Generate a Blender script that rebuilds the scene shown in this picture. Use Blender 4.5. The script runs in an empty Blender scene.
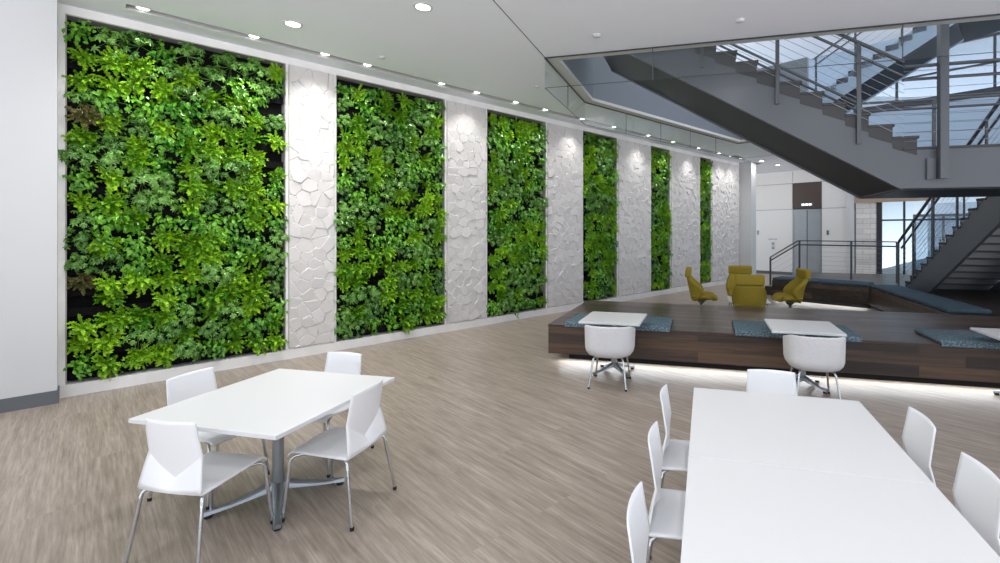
import bpy, bmesh, math, random
import numpy as np
from math import sin, cos, pi, radians as R, sqrt
from mathutils import Vector, Matrix
from mathutils.geometry import tessellate_polygon

random.seed(7)
rng = np.random.default_rng(11)
S = bpy.context.scene
COL = S.collection

# ------------------------------------------------------------------ camera
FPX, CX, HZ, CAMZ = 471.0, 582.0, 231.4, 1.9
cam = bpy.data.cameras.new('camera')
cam.sensor_width = 36.0
cam.lens = 36.0 * FPX / 1000.0
cam.shift_x = -(CX - 500.0) / 1000.0
cam.shift_y = -(281.5 - HZ) / 1000.0
cam.clip_end = 300
camo = bpy.data.objects.new('camera', cam)
camo.location = (0, 0, CAMZ)
camo.rotation_euler = (pi / 2, 0, 0)
COL.objects.link(camo)
S.camera = camo

# plan directions: U runs away from the camera along tables and platform, V across;
# P runs along the planted wall, W points from it into the room
A = 0.25
U = Vector((sin(A), cos(A), 0)); V = Vector((cos(A), -sin(A), 0))
GA = R(43.6)
P = Vector((sin(GA), cos(GA), 0)); W = Vector((cos(GA), -sin(GA), 0))
O = Vector((-5.95, 5.37, 0))
RZU = -A                       # local x -> V, local y -> U
RZW = pi / 2 - GA              # local x -> P, local y -> -W (into the wall)
CEIL = 4.5


def wl(t, d, z=0.0):
    return O + P * t + W * d + Vector((0, 0, z))


# ------------------------------------------------------------------ materials
def new_mat(name):
    m = bpy.data.materials.new(name)
    m.use_nodes = True
    nt = m.node_tree
    return m, nt, nt.nodes['Principled BSDF']


def lin(c):
    return tuple(((v / 255.0) / 12.92 if v <= 10 else ((v / 255.0 + .055) / 1.055) ** 2.4) for v in c) + (1.0,)


def plain(name, rgb, rough=.5, metal=0.0, noise=0.0, nscale=30, bump=0.0, bscale=80, spec=.5):
    m, nt, b = new_mat(name)
    c = lin(rgb)
    b.inputs['Base Color'].default_value = c
    b.inputs['Roughness'].default_value = rough
    b.inputs['Metallic'].default_value = metal
    b.inputs['Specular IOR Level'].default_value = spec
    if noise or bump:
        tc = nt.nodes.new('ShaderNodeTexCoord')
    if noise:
        n = nt.nodes.new('ShaderNodeTexNoise'); n.inputs['Scale'].default_value = nscale
        n.inputs['Detail'].default_value = 4
        nt.links.new(tc.outputs['Object'], n.inputs['Vector'])
        r = nt.nodes.new('ShaderNodeValToRGB')
        r.color_ramp.elements[0].position = .3; r.color_ramp.elements[1].position = .7
        r.color_ramp.elements[0].color = tuple(v * (1 - noise) for v in c[:3]) + (1,)
        r.color_ramp.elements[1].color = tuple(min(1, v * (1 + noise)) for v in c[:3]) + (1,)
        nt.links.new(n.outputs['Fac'], r.inputs['Fac'])
        nt.links.new(r.outputs['Color'], b.inputs['Base Color'])
    if bump:
        n2 = nt.nodes.new('ShaderNodeTexNoise'); n2.inputs['Scale'].default_value = bscale
        nt.links.new(tc.outputs['Object'], n2.inputs['Vector'])
        bp = nt.nodes.new('ShaderNodeBump'); bp.inputs['Strength'].default_value = bump
        bp.inputs['Distance'].default_value = .01
        nt.links.new(n2.outputs['Fac'], bp.inputs['Height'])
        nt.links.new(bp.outputs['Normal'], b.inputs['Normal'])
    return m


def wood(name, c1, c2, c3, rot, plank_w, plank_l, rough, streak=(2.0, 60.0), mortar=.0015, darkgap=.6, vary=.5):
    """Planks with a long grain, laid in object space turned by ROT about z."""
    m, nt, b = new_mat(name)
    N = nt.nodes.new; L = nt.links.new
    tc = N('ShaderNodeTexCoord')
    mp = N('ShaderNodeMapping'); mp.inputs['Rotation'].default_value = rot
    L(tc.outputs['Object'], mp.inputs['Vector'])
    br = N('ShaderNodeTexBrick')
    br.inputs['Scale'].default_value = 1.0
    br.inputs['Brick Width'].default_value = plank_l
    br.inputs['Row Height'].default_value = plank_w
    br.inputs['Mortar Size'].default_value = mortar
    br.inputs['Bias'].default_value = 0.0
    br.offset = .37
    br.inputs['Color1'].default_value = (0, 0, 0, 1); br.inputs['Color2'].default_value = (1, 1, 1, 1)
    br.inputs['Mortar'].default_value = (.5, .5, .5, 1)
    L(mp.outputs['Vector'], br.inputs['Vector'])
    st = N('ShaderNodeMapping'); st.inputs['Scale'].default_value = (streak[0], streak[1], streak[1])
    L(mp.outputs['Vector'], st.inputs['Vector'])
    add = N('ShaderNodeVectorMath'); add.operation = 'MULTIPLY_ADD'
    L(br.outputs['Color'], add.inputs[0]); add.inputs[1].default_value = (7.3, 3.1, 5.7)
    L(st.outputs['Vector'], add.inputs[2])
    n = N('ShaderNodeTexNoise'); n.inputs['Scale'].default_value = 1.0
    n.inputs['Detail'].default_value = 6; n.inputs['Roughness'].default_value = .65
    L(add.outputs['Vector'], n.inputs['Vector'])
    n2 = N('ShaderNodeTexNoise'); n2.inputs['Scale'].default_value = .35; n2.inputs['Detail'].default_value = 3
    L(add.outputs['Vector'], n2.inputs['Vector'])
    mx0 = N('ShaderNodeMath'); mx0.operation = 'MULTIPLY_ADD'
    mx0.inputs[1].default_value = .6
    L(n.outputs['Fac'], mx0.inputs[0])
    sc = N('ShaderNodeMath'); sc.operation = 'MULTIPLY'; sc.inputs[1].default_value = .4
    L(n2.outputs['Fac'], sc.inputs[0]); L(sc.outputs[0], mx0.inputs[2])
    bw = N('ShaderNodeSeparateColor'); L(br.outputs['Color'], bw.inputs[0])
    pl = N('ShaderNodeMath'); pl.operation = 'MULTIPLY_ADD'; pl.inputs[1].default_value = vary * .3
    L(bw.outputs[0], pl.inputs[0]); L(mx0.outputs[0], pl.inputs[2])
    off = N('ShaderNodeMath'); off.operation = 'SUBTRACT'; off.inputs[1].default_value = vary * .15
    L(pl.outputs[0], off.inputs[0])
    r = N('ShaderNodeValToRGB')
    e = r.color_ramp.elements
    e[0].position = .3; e[0].color = lin(c1)
    e[1].position = .7; e[1].color = lin(c3)
    k = e.new(.5); k.color = lin(c2)
    L(off.outputs[0], r.inputs['Fac'])
    mix = N('ShaderNodeMixRGB'); mix.blend_type = 'MULTIPLY'
    L(r.outputs['Color'], mix.inputs['Color1'])
    mix.inputs['Color2'].default_value = (darkgap, darkgap, darkgap, 1)
    L(br.outputs['Fac'], mix.inputs['Fac'])
    L(mix.outputs['Color'], b.inputs['Base Color'])
    b.inputs['Roughness'].default_value = rough
    bp = N('ShaderNodeBump'); bp.inputs['Strength'].default_value = .12; bp.inputs['Distance'].default_value = .004
    L(n.outputs['Fac'], bp.inputs['Height']); L(bp.outputs['Normal'], b.inputs['Normal'])
    return m


def leaf_mat(name, c1, c2, rough=.38):
    m, nt, b = new_mat(name)
    N = nt.nodes.new; L = nt.links.new
    oi = N('ShaderNodeObjectInfo'); geo = N('ShaderNodeNewGeometry')
    mx = N('ShaderNodeMath'); mx.operation = 'MULTIPLY_ADD'; mx.inputs[1].default_value = .45
    ml = N('ShaderNodeMath'); ml.operation = 'MULTIPLY'; ml.inputs[1].default_value = .55
    L(geo.outputs['Random Per Island'], ml.inputs[0])
    L(oi.outputs['Random'], mx.inputs[0]); L(ml.outputs[0], mx.inputs[2])
    r = N('ShaderNodeValToRGB')
    r.color_ramp.elements[0].color = lin(c1); r.color_ramp.elements[1].color = lin(c2)
    r.color_ramp.elements[0].position = .1; r.color_ramp.elements[1].position = .9
    L(mx.outputs[0], r.inputs['Fac'])
    L(r.outputs['Color'], b.inputs['Base Color'])
    b.inputs['Roughness'].default_value = rough
    tr = N('ShaderNodeBsdfTranslucent'); L(r.outputs['Color'], tr.inputs['Color'])
    ms = N('ShaderNodeMixShader'); ms.inputs[0].default_value = .12
    L(b.outputs[0], ms.inputs[1]); L(tr.outputs[0], ms.inputs[2])
    L(ms.outputs[0], nt.nodes['Material Output'].inputs['Surface'])
    return m


def thin_glass(name, tint, refl=1.0):
    m, nt, b = new_mat(name)
    nt.nodes.remove(b)
    N = nt.nodes.new; L = nt.links.new
    t = N('ShaderNodeBsdfTransparent'); t.inputs['Color'].default_value = tint
    g = N('ShaderNodeBsdfGlossy'); g.inputs['Roughness'].default_value = .02
    f = N('ShaderNodeLayerWeight'); f.inputs['Blend'].default_value = .5
    pw = N('ShaderNodeMath'); pw.operation = 'POWER'; pw.inputs[1].default_value = 4.0
    L(f.outputs['Facing'], pw.inputs[0])
    mu = N('ShaderNodeMath'); mu.operation = 'MULTIPLY_ADD'; mu.inputs[1].default_value = .45 * refl; mu.inputs[2].default_value = .03 * refl; mu.use_clamp = True
    L(pw.outputs[0], mu.inputs[0])
    mx = N('ShaderNodeMixShader')
    L(mu.outputs[0], mx.inputs[0]); L(t.outputs[0], mx.inputs[1]); L(g.outputs[0], mx.inputs[2])
    L(mx.outputs[0], nt.nodes['Material Output'].inputs['Surface'])
    return m


def emit(name, rgb, s):
    m, nt, b = new_mat(name)
    b.inputs['Base Color'].default_value = lin(rgb)
    b.inputs['Emission Color'].default_value = lin(rgb)
    b.inputs['Emission Strength'].default_value = s
    return m


def fabric(name, rgb1, rgb2, scale, rough=.9, bump=.4):
    m, nt, b = new_mat(name)
    N = nt.nodes.new; L = nt.links.new
    tc = N('ShaderNodeTexCoord')
    v = N('ShaderNodeTexVoronoi'); v.inputs['Scale'].default_value = scale
    mp = N('ShaderNodeMapping'); mp.inputs['Scale'].default_value = (1, 2.2, 1.6)
    L(tc.outputs['Object'], mp.inputs['Vector']); L(mp.outputs['Vector'], v.inputs['Vector'])
    n = N('ShaderNodeTexNoise'); n.inputs['Scale'].default_value = scale * 1.7
    L(tc.outputs['Object'], n.inputs['Vector'])
    mm = N('ShaderNodeMath'); mm.operation = 'MULTIPLY'
    L(v.outputs['Distance'], mm.inputs[0]); L(n.outputs['Fac'], mm.inputs[1])
    r = N('ShaderNodeValToRGB')
    r.color_ramp.elements[0].color = lin(rgb1); r.color_ramp.elements[1].color = lin(rgb2)
    r.color_ramp.elements[0].position = .08; r.color_ramp.elements[1].position = .42
    L(mm.outputs[0], r.inputs['Fac']); L(r.outputs['Color'], b.inputs['Base Color'])
    b.inputs['Roughness'].default_value = rough
    b.inputs['Specular IOR Level'].default_value = .2
    bp = N('ShaderNodeBump'); bp.inputs['Strength'].default_value = bump; bp.inputs['Distance'].default_value = .004
    L(mm.outputs[0], bp.inputs['Height']); L(bp.outputs['Normal'], b.inputs['Normal'])
    return m


def stone_mat(name):
    m, nt, b = new_mat(name)
    N = nt.nodes.new; L = nt.links.new
    tc = N('ShaderNodeTexCoord')
    br = N('ShaderNodeTexBrick'); br.inputs['Scale'].default_value = 1
    br.inputs['Brick Width'].default_value = .5; br.inputs['Row Height'].default_value = .2
    br.inputs['Mortar Size'].default_value = .006
    br.inputs['Color1'].default_value = lin((236, 233, 228)); br.inputs['Color2'].default_value = lin((205, 203, 200))
    br.inputs['Mortar'].default_value = lin((165, 164, 162))
    mp = N('ShaderNodeMapping'); mp.inputs['Rotation'].default_value = (pi / 2, 0, 0)
    L(tc.outputs['Object'], mp.inputs['Vector']); L(mp.outputs['Vector'], br.inputs['Vector'])
    n = N('ShaderNodeTexNoise'); n.inputs['Scale'].default_value = 9; n.inputs['Detail'].default_value = 5
    L(tc.outputs['Object'], n.inputs['Vector'])
    mx = N('ShaderNodeMixRGB'); mx.blend_type = 'OVERLAY'; mx.inputs['Fac'].default_value = .5
    L(br.outputs['Color'], mx.inputs['Color1']); L(n.outputs['Color'], mx.inputs['Color2'])
    L(mx.outputs['Color'], b.inputs['Base Color']); b.inputs['Roughness'].default_value = .85
    bp = N('ShaderNodeBump'); bp.inputs['Strength'].default_value = .6; bp.inputs['Distance'].default_value = .03
    L(n.outputs['Fac'], bp.inputs['Height']); L(bp.outputs['Normal'], b.inputs['Normal'])
    return m


M = {
    'floor': wood('floor_vinyl', (123, 110, 98), (156, 143, 131), (186, 174, 162), (0, 0, GA), .3, 2.4, .40, (3.6, 62), .0004, .95, .10),
    'platwood': wood('platform_wood', (62, 49, 44), (86, 70, 62), (118, 100, 88), (0, 0, 0), .16, 1.5, .32, (1.2, 26), .0012, .6, 1.0),
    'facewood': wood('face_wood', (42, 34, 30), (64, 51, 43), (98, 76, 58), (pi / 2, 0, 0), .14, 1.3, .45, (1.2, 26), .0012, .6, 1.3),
    'deckwood': wood('deck_wood', (52, 44, 41), (70, 60, 56), (92, 82, 76), (0, 0, 0), .16, 1.5, .35, (1.2, 26), .0012, .6, 1.0),
    'ceil': plain('ceiling_paint', (238, 242, 250), .9),
    'white_wall': plain('white_wall_paint', (205, 207, 208), .7),
    'marble': plain('white_stone', (234, 233, 231), .5, noise=.06, nscale=3),
    'relief': plain('relief_plaster', (204, 201, 199), .75, noise=.03, nscale=14, bump=.1, bscale=140),
    'panelwhite': plain('white_panel', (226, 225, 222), .4),
    'base_grey': plain('baseboard_grey', (98, 102, 106), .6),
    'dark_gap': plain('dark_gap', (60, 60, 62), .8),
    'black': plain('planter_black', (8, 8, 9), .8, spec=.2),
    'recess': plain('recess_grey', (176, 172, 170), .7),
    'slot': plain('slot_grey', (196, 196, 197), .6),
    'laminate': plain('white_laminate', (227, 227, 226), .38),
    'lam_edge': plain('laminate_edge', (220, 222, 225), .5),
    'plastic': plain('white_plastic', (240, 241, 243), .4),
    'chrome': plain('chrome', (205, 208, 212), .16, 1.0),
    'steel': plain('brushed_aluminium', (158, 165, 172), .32, .9),
    'rubber': plain('black_rubber', (28, 28, 30), .7),
    'felt': plain('pale_grey_felt', (216, 216, 218), .95, noise=.05, nscale=60, bump=.25, bscale=350, spec=.1),
    'yellow': plain('mustard_wool', (158, 139, 56), .95, noise=.12, nscale=90, bump=.2, bscale=300, spec=.1),
    'blue': fabric('blue_weave', (56, 76, 88), (124, 144, 154), 46),
    'blue2': fabric('blue_plain_weave', (58, 77, 88), (86, 106, 117), 60, bump=.15),
    'stair': plain('stair_grey_paint', (80, 85, 91), .3),
    'soffit': plain('soffit_shade', (18, 25, 34), .45, spec=.3),  # stair grey with the shade of the underside put into the colour
    'tread': plain('tread_dark', (52, 53, 55), .6),
    'rail': plain('rail_dark', (78, 82, 87), .4, .3),
    'cable': plain('steel_cable', (150, 156, 162), .35, .8),
    'fascia': plain('fascia_slate', (116, 124, 132), .5),
    'ledge': plain('ledge_pale', (206, 206, 202), .7),
    'glass': thin_glass('baffle_glass', (.97, .985, .98, 1), 1.0),
    'window_glass': thin_glass('window_glass', (.62, .68, .72, 1), 1.0),
    'brown': plain('brown_panel', (72, 58, 51), .4),
    'lift': plain('lift_steel', (158, 163, 168), .35, .4, noise=.05, nscale=2),
    'frame_dark': plain('dark_frame', (48, 52, 57), .4),
    'upper_wall': plain('upper_wall_sky_tint', (150, 171, 190), .6),  # whitish wall and stringers, blue sky light put into the colour
    'stone': stone_mat('split_stone'),
    'led': emit('led_lens', (255, 252, 246), 9.0),
    'led_soft': emit('led_strip', (240, 246, 255), 6.0),
    'screen': emit('indicator_glow', (235, 240, 245), 1.5),
    'detector': plain('detector_white', (200, 201, 203), .6),
    'fern': leaf_mat('fern_leaf', (54, 122, 6), (162, 214, 40), .3),
    'umbrella': leaf_mat('umbrella_leaf', (34, 88, 20), (124, 176, 76), .25),
    'pothos': leaf_mat('pothos_leaf', (36, 104, 12), (118, 182, 48), .27),
    'bronze': leaf_mat('bronze_leaf', (84, 84, 40), (126, 120, 70)),
    'stem': plain('green_stem', (60, 92, 30), .6),
    'paving': plain('outdoor_paving', (196, 198, 200), .9, noise=.05, nscale=2),
}


# ------------------------------------------------------------------ mesh helpers
class MB:
    def __init__(self):
        self.bm = bmesh.new()

    def quad(self, *pts):
        vs = [self.bm.verts.new(p) for p in pts]
        return self.bm.faces.new(vs)

    def box(self, x0, x1, y0, y1, z0, z1, mtx=None, bevel=0.0, seg=2):
        b = bmesh.new()
        bmesh.ops.create_cube(b, size=1)
        bmesh.ops.scale(b, vec=(x1 - x0, y1 - y0, z1 - z0), verts=b.verts)
        bmesh.ops.translate(b, vec=((x0 + x1) / 2, (y0 + y1) / 2, (z0 + z1) / 2), verts=b.verts)
        if bevel:
            bmesh.ops.bevel(b, geom=b.edges[:], offset=bevel, segments=seg, profile=.5, affect='EDGES')
        if mtx is not None:
            bmesh.ops.transform(b, matrix=mtx, verts=b.verts)
        self.add(b)
        return self

    def add(self, b):
        me = bpy.data.meshes.new('tmp')
        b.to_mesh(me); b.free()
        self.bm.from_mesh(me)
        bpy.data.meshes.remove(me)

    def bar(self, a, c, w, h, up=Vector((0, 0, 1)), bevel=0.0):
        a = Vector(a); c = Vector(c)
        d = (c - a); L = d.length; d.normalize()
        s = d.cross(up)
        if s.length < 1e-4:
            s = d.cross(Vector((0, 1, 0)))
        s.normalize(); n = s.cross(d)
        m = Matrix((s, d, n)).transposed().to_4x4()
        m.translation = (a + c) / 2
        self.box(-w / 2, w / 2, -L / 2, L / 2, -h / 2, h / 2, m, bevel)
        return self

    def tube(self, pts, r, seg=10, caps=True):
        pts = [Vector(p) for p in pts]
        rs = r if isinstance(r, (list, tuple)) else [r] * len(pts)
        rings = []
        prev = None
        for i, p in enumerate(pts):
            if i == 0: t = pts[1] - pts[0]
            elif i == len(pts) - 1: t = pts[-1] - pts[-2]
            else: t = (pts[i + 1] - p).normalized() + (p - pts[i - 1]).normalized()
            t.normalize()
            if prev is None:
                ref = Vector((0, 0, 1)) if abs(t.z) < .9 else Vector((1, 0, 0))
                n = t.cross(ref).normalized()
            else:
                n = (prev - t * prev.dot(t)).normalized()
            prev = n
            bnm = t.cross(n)
            rings.append([self.bm.verts.new(p + (n * cos(a) + bnm * sin(a)) * rs[i]) for a in [2 * pi * k / seg for k in range(seg)]])
        for a, b in zip(rings, rings[1:]):
            for k in range(seg):
                self.bm.faces.new((a[k], a[(k + 1) % seg], b[(k + 1) % seg], b[k]))
        if caps:
            self.bm.faces.new(rings[0][::-1]); self.bm.faces.new(rings[-1])
        return self

    def lathe(self, prof, seg=24, c=(0, 0), caps=True):
        rings = []
        for r, z in prof:
            rings.append([self.bm.verts.new((c[0] + r * cos(2 * pi * k / seg), c[1] + r * sin(2 * pi * k / seg), z)) for k in range(seg)])
        for a, b in zip(rings, rings[1:]):
            for k in range(seg):
                self.bm.faces.new((a[k], a[(k + 1) % seg], b[(k + 1) % seg], b[k]))
        if caps:
            self.bm.faces.new(rings[0][::-1]); self.bm.faces.new(rings[-1])
        return self

    def prism(self, poly, z0, z1):
        """Polygon in xy (list of 2-tuples) pulled from z0 to z1."""
        lo = [self.bm.verts.new((p[0], p[1], z0)) for p in poly]
        hi = [self.bm.verts.new((p[0], p[1], z1)) for p in poly]
        n = len(poly)
        self.bm.faces.new(lo[::-1]); self.bm.faces.new(hi)
        for i in range(n):
            self.bm.faces.new((lo[i], lo[(i + 1) % n], hi[(i + 1) % n], hi[i]))
        return self

    def plate(self, poly3, off):
        """Planar polygon (3-D points) thickened by the vector OFF."""
        off = Vector(off)
        lo = [self.bm.verts.new(p) for p in poly3]
        hi = [self.bm.verts.new(Vector(p) + off) for p in poly3]
        n = len(poly3)
        self.bm.faces.new(lo[::-1]); self.bm.faces.new(hi)
        for i in range(n):
            self.bm.faces.new((lo[i], lo[(i + 1) % n], hi[(i + 1) % n], hi[i]))
        return self

    def grid(self, rows):
        vs = [[self.bm.verts.new(p) for p in r] for r in rows]
        for a, b in zip(vs, vs[1:]):
            for k in range(len(a) - 1):
                self.bm.faces.new((a[k], a[k + 1], b[k + 1], b[k]))
        return self

    def build(self, name, mat, parent=None, smooth=False, recalc=True, angle=None):
        if recalc:
            bmesh.ops.recalc_face_normals(self.bm, faces=self.bm.faces)
        me = bpy.data.meshes.new(name)
        self.bm.to_mesh(me); self.bm.free()
        me.materials.append(mat)
        if smooth:
            for p in me.polygons: p.use_smooth = True
            if angle:
                me.set_sharp_from_angle(angle=R(angle))
        o = bpy.data.objects.new(name, me)
        COL.objects.link(o)
        if parent is not None:
            o.parent = parent
        return o


def tag(o, label, cat, group=None, kind=None):
    o['label'] = label; o['category'] = cat
    if group: o['group'] = group
    if kind: o['kind'] = kind
    return o


def struct(o, label, cat):
    o['label'] = label; o['category'] = cat; o['kind'] = 'structure'
    return o


def thing(name, label, cat, loc=(0, 0, 0), rz=0.0, group=None):
    o = bpy.data.objects.new(name, None)
    o.empty_display_size = .1
    o.location = loc; o.rotation_euler = (0, 0, rz)
    COL.objects.link(o)
    return tag(o, label, cat, group)


def copy_tree(o, parent=None):
    c = o.copy()
    COL.objects.link(c)
    if parent is not None: c.parent = parent
    for ch in KIDS.get(o.name, list(o.children)):
        copy_tree(ch, c)
    return c


KIDS = {}


def dup(proto, loc, rz, label, group=None):
    c = copy_tree(proto)
    c.location = loc; c.rotation_euler = (0, 0, rz)
    c['label'] = label
    if group: c['group'] = group
    return c


# ------------------------------------------------------------------ room shell
m = MB(); m.box(-14, 16, -3.2, 24, -.2, 0)
struct(m.build('floor', M['floor']), 'grey-brown plank floor with a long linear grain', 'floor')

# ceiling: one big slab with the stair opening cut out, a narrow strip along the planted wall and the lamp slot
V0 = Vector((-.553, 7.04, 0)); V1 = Vector((.06, 9.46, 0)); V2 = Vector((4.61, 13.93, 0))
V3 = V2 + W * 2.0; V3b = Vector((9.6, 19.0, 0)); V4 = V0 + V * 14
D0, D1 = .365, .535
outer = [wl(-4, D1), wl(17.4, D1), wl(17.4, -4), wl(21.3, -4), wl(21.3, 2.9), V3b, V3, V2, V1, V0, V4, Vector((13, -4, 0)), Vector((-8.33, -4, 0))]
m = MB()
for tri in tessellate_polygon([[Vector((p.x, p.y, 0)) for p in outer]]):
    for z in (CEIL, CEIL + .25):
        m.bm.faces.new([m.bm.verts.new((outer[i].x, outer[i].y, z)) for i in tri])
for a, b in zip(outer, outer[1:] + outer[:1]):
    m.quad((a.x, a.y, CEIL), (b.x, b.y, CEIL), (b.x, b.y, CEIL + .25), (a.x, a.y, CEIL + .25))


def wbox(mb, t0, t1, d0, d1, z0, z1):
    a, b, c, d = wl(t0, d0), wl(t1, d0), wl(t1, d1), wl(t0, d1)
    mb.prism([(p.x, p.y) for p in (a, b, c, d)], z0, z1)


wbox(m, -4, 17.4, -.4, D0, CEIL, CEIL + .25)
wbox(m, -4, .52, D0, D1, CEIL, CEIL + .25)
wbox(m, 17.0, 17.4, D0, D1, CEIL, CEIL + .25)
struct(m.build('ceiling', M['ceil']), 'plain off-white ceiling with an angular stair opening', 'ceiling')
m = MB()
wbox(m, .52, 17.0, D0, D1, CEIL + .12, CEIL + .25)
wbox(m, .52, 17.0, D0, D0 + .004, CEIL + .001, CEIL + .12)
wbox(m, .52, 17.0, D1 - .004, D1, CEIL + .001, CEIL + .12)
struct(m.build('trim_1', M['slot']), 'grey recessed lamp slot running along the planted wall', 'slot')
# control joint in the ceiling, from the corner of the opening
m = MB(); a = V0 - U * 6; m.bar((a.x, a.y, CEIL - .0005), (V0.x, V0.y, CEIL - .0005), .012, .002)
struct(m.build('trim_2', M['dark_gap']), 'thin dark ceiling joint running from the corner of the opening', 'joint')

# boundaries of panels along the planted wall
PX = [65, 286, 336, 445, 487, 546, 583, 617, 651, 670, 700, 711, 739]


def t_of(px):
    k = (px - CX) / FPX
    return (5.95 + 5.37 * k) / (P.x - P.y * k)


TB = [t_of(x) for x in PX]
greens = [(TB[i], TB[i + 1]) for i in range(0, 12, 2)]
stones = [(TB[i], TB[i + 1]) for i in range(1, 12, 2)]
BZ, TZ = .14, 4.40
m = MB()
L_ = TB[-1]
m.box(-4, L_, .22, .4, 0, CEIL)                     # back
m.box(-.016, L_, -.02, .22, 0, BZ)                  # plinth
m.box(-.016, L_, 0, .22, TZ, CEIL)                  # head
m.box(-.2, TB[0], 0, .22, BZ, TZ)
for a, b in stones:
    m.box(a, b, 0, .22, BZ, TZ)
o = m.build('wall_left', M['marble'])
o.location = O; o.rotation_euler = (0, 0, RZW)
struct(o, 'long white wall holding the plant panels and relief panels', 'wall')

m = MB(); m.box(-10, -.016, -.215, .22, 0, CEIL)
o = m.build('wall_front', M['white_wall']); o.location = O; o.rotation_euler = (0, 0, RZW)
struct(o, 'plain white wall standing forward at the near end of the plants', 'wall')
m = MB(); m.box(-10, -.014, -.228, -.215, 0, .145); m.box(-.016, -.004, -.228, 0, 0, .145)
o = m.build('baseboard_left', M['base_grey']); o.location = O; o.rotation_euler = (0, 0, RZW)
struct(o, 'dark grey baseboard under the near white wall', 'baseboard')

# --- relief panels
ORD = ['first', 'second', 'third', 'fourth', 'fifth', 'sixth']


def relief(idx, t0, t1):
    w = t1 - t0 - .05; h = TZ - BZ - .02
    res = .0125 if idx == 0 else (.015 if idx == 1 else .02)
    nx = int(w / res); nz = int(h / res)
    xs = np.linspace(0, w, nx); zs = np.linspace(0, h, nz)
    gx, gz = np.meshgrid(xs, zs)
    cell = .18
    sx, sz = int(w / cell) + 4, int(h / cell) + 4
    pts = np.array([((i - 1.5 + .5 * (j % 2)) * cell, (j - 1.5) * cell * .92) for i in range(sx) for j in range(sz)])
    pts += rng.uniform(-.38, .38, pts.shape) * cell
    flat = np.stack([gx.ravel(), gz.ravel()], 1)
    ang = rng.uniform(0, 2 * pi, len(pts)); mag = rng.uniform(.03, .11, len(pts)) * (.9 + .2 * idx); base = rng.uniform(-.007, .007, len(pts))
    H = np.zeros(len(flat))
    for s in range(0, len(flat), 4000):
        f = flat[s:s + 4000]
        d = np.sqrt(((f[:, None, :] - pts[None]) ** 2).sum(2))
        i2 = np.argpartition(d, 1, axis=1)[:, :2]
        dd = np.take_along_axis(d, i2, 1)
        sw = dd[:, 0] > dd[:, 1]
        i1 = np.where(sw, i2[:, 1], i2[:, 0])
        d1 = dd.min(1); d2 = dd.max(1)
        rel = f - pts[i1]
        hh = base[i1] + rel[:, 0] * np.cos(ang[i1]) * mag[i1] + rel[:, 1] * np.sin(ang[i1]) * mag[i1]
        e = np.clip((d2 - d1) / .013, 0, 1); e = e * e * (3 - 2 * e)
        H[s:s + 4000] = hh - .008 * (1 - e)
    Y = -.035 - H.reshape(gx.shape)
    edge = np.zeros_like(Y); edge[:, 0] = edge[:, -1] = 1; edge[0, :] = edge[-1, :] = 1
    Y = np.where(edge > 0, 0.0, Y)
    Y = np.minimum(Y, 0)
    verts = np.stack([gx - w / 2, Y, gz + BZ + .01], 2).reshape(-1, 3)
    idxs = np.arange(nx * nz).reshape(nz, nx)
    faces = np.stack([idxs[:-1, :-1], idxs[:-1, 1:], idxs[1:, 1:], idxs[1:, :-1]], 2).reshape(-1, 4)
    me = bpy.data.meshes.new('relief_panel')
    me.from_pydata(verts.tolist(), [], faces.tolist())
    me.materials.append(M['relief'])
    o = bpy.data.objects.new('relief_panel', me); COL.objects.link(o)
    c = wl((t0 + t1) / 2, 0)
    o.location = c; o.rotation_euler = (0, 0, RZW)
    if idx < 5:
        lab = 'white cracked relief wall panel between the %s and %s plant panels' % (ORD[idx], ORD[idx + 1])
    else:
        lab = 'white cracked relief wall panel past the last plant panel, beside the column'
    tag(o, lab, 'wall panel', 'relief panels on the planted wall')


for i, (a, b) in enumerate(stones):
    relief(i, a, b)

# --- planter panels (dark board, side reveals and trays)
ROWS = 17
ROWH = (TZ - BZ - .16) / ROWS
for i, (a, b) in enumerate(greens):
    lab = ('black planter panel with trays, %s and %s of the plant panels' % (ORD[i], ['widest', 'second widest', 'third widest', 'fourth widest', 'second narrowest', 'narrowest'][i]))
    t = thing('planter_panel', lab, 'planter', wl((a + b) / 2, 0, BZ), RZW, 'planter panels in the wall')
    w = b - a
    m = MB(); m.box(-w / 2 + .002, w / 2 - .002, .19, .218, .002, TZ - BZ - .002); m.build('board', M['black'], t)
    m = MB(); m.box(-w / 2 + .001, -w / 2 + .012, .004, .19, .001, TZ - BZ - .001)
    m.box(w / 2 - .012, w / 2 - .001, .004, .19, .001, TZ - BZ - .001)
    m.box(-w / 2 + .012, w / 2 - .012, .004, .19, TZ - BZ - .012, TZ - BZ - .001)
    m.build('lining', M['recess'], t)
    for r in range(ROWS):
        z = .04 + r * ROWH
        m = MB()
        m.box(-w / 2 + .02, w / 2 - .02, .075, .09, z, z + .10)
        m.box(-w / 2 + .02, w / 2 - .02, .09, .19, z, z + .012)
        m.build('tray', M['black'], t)


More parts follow.
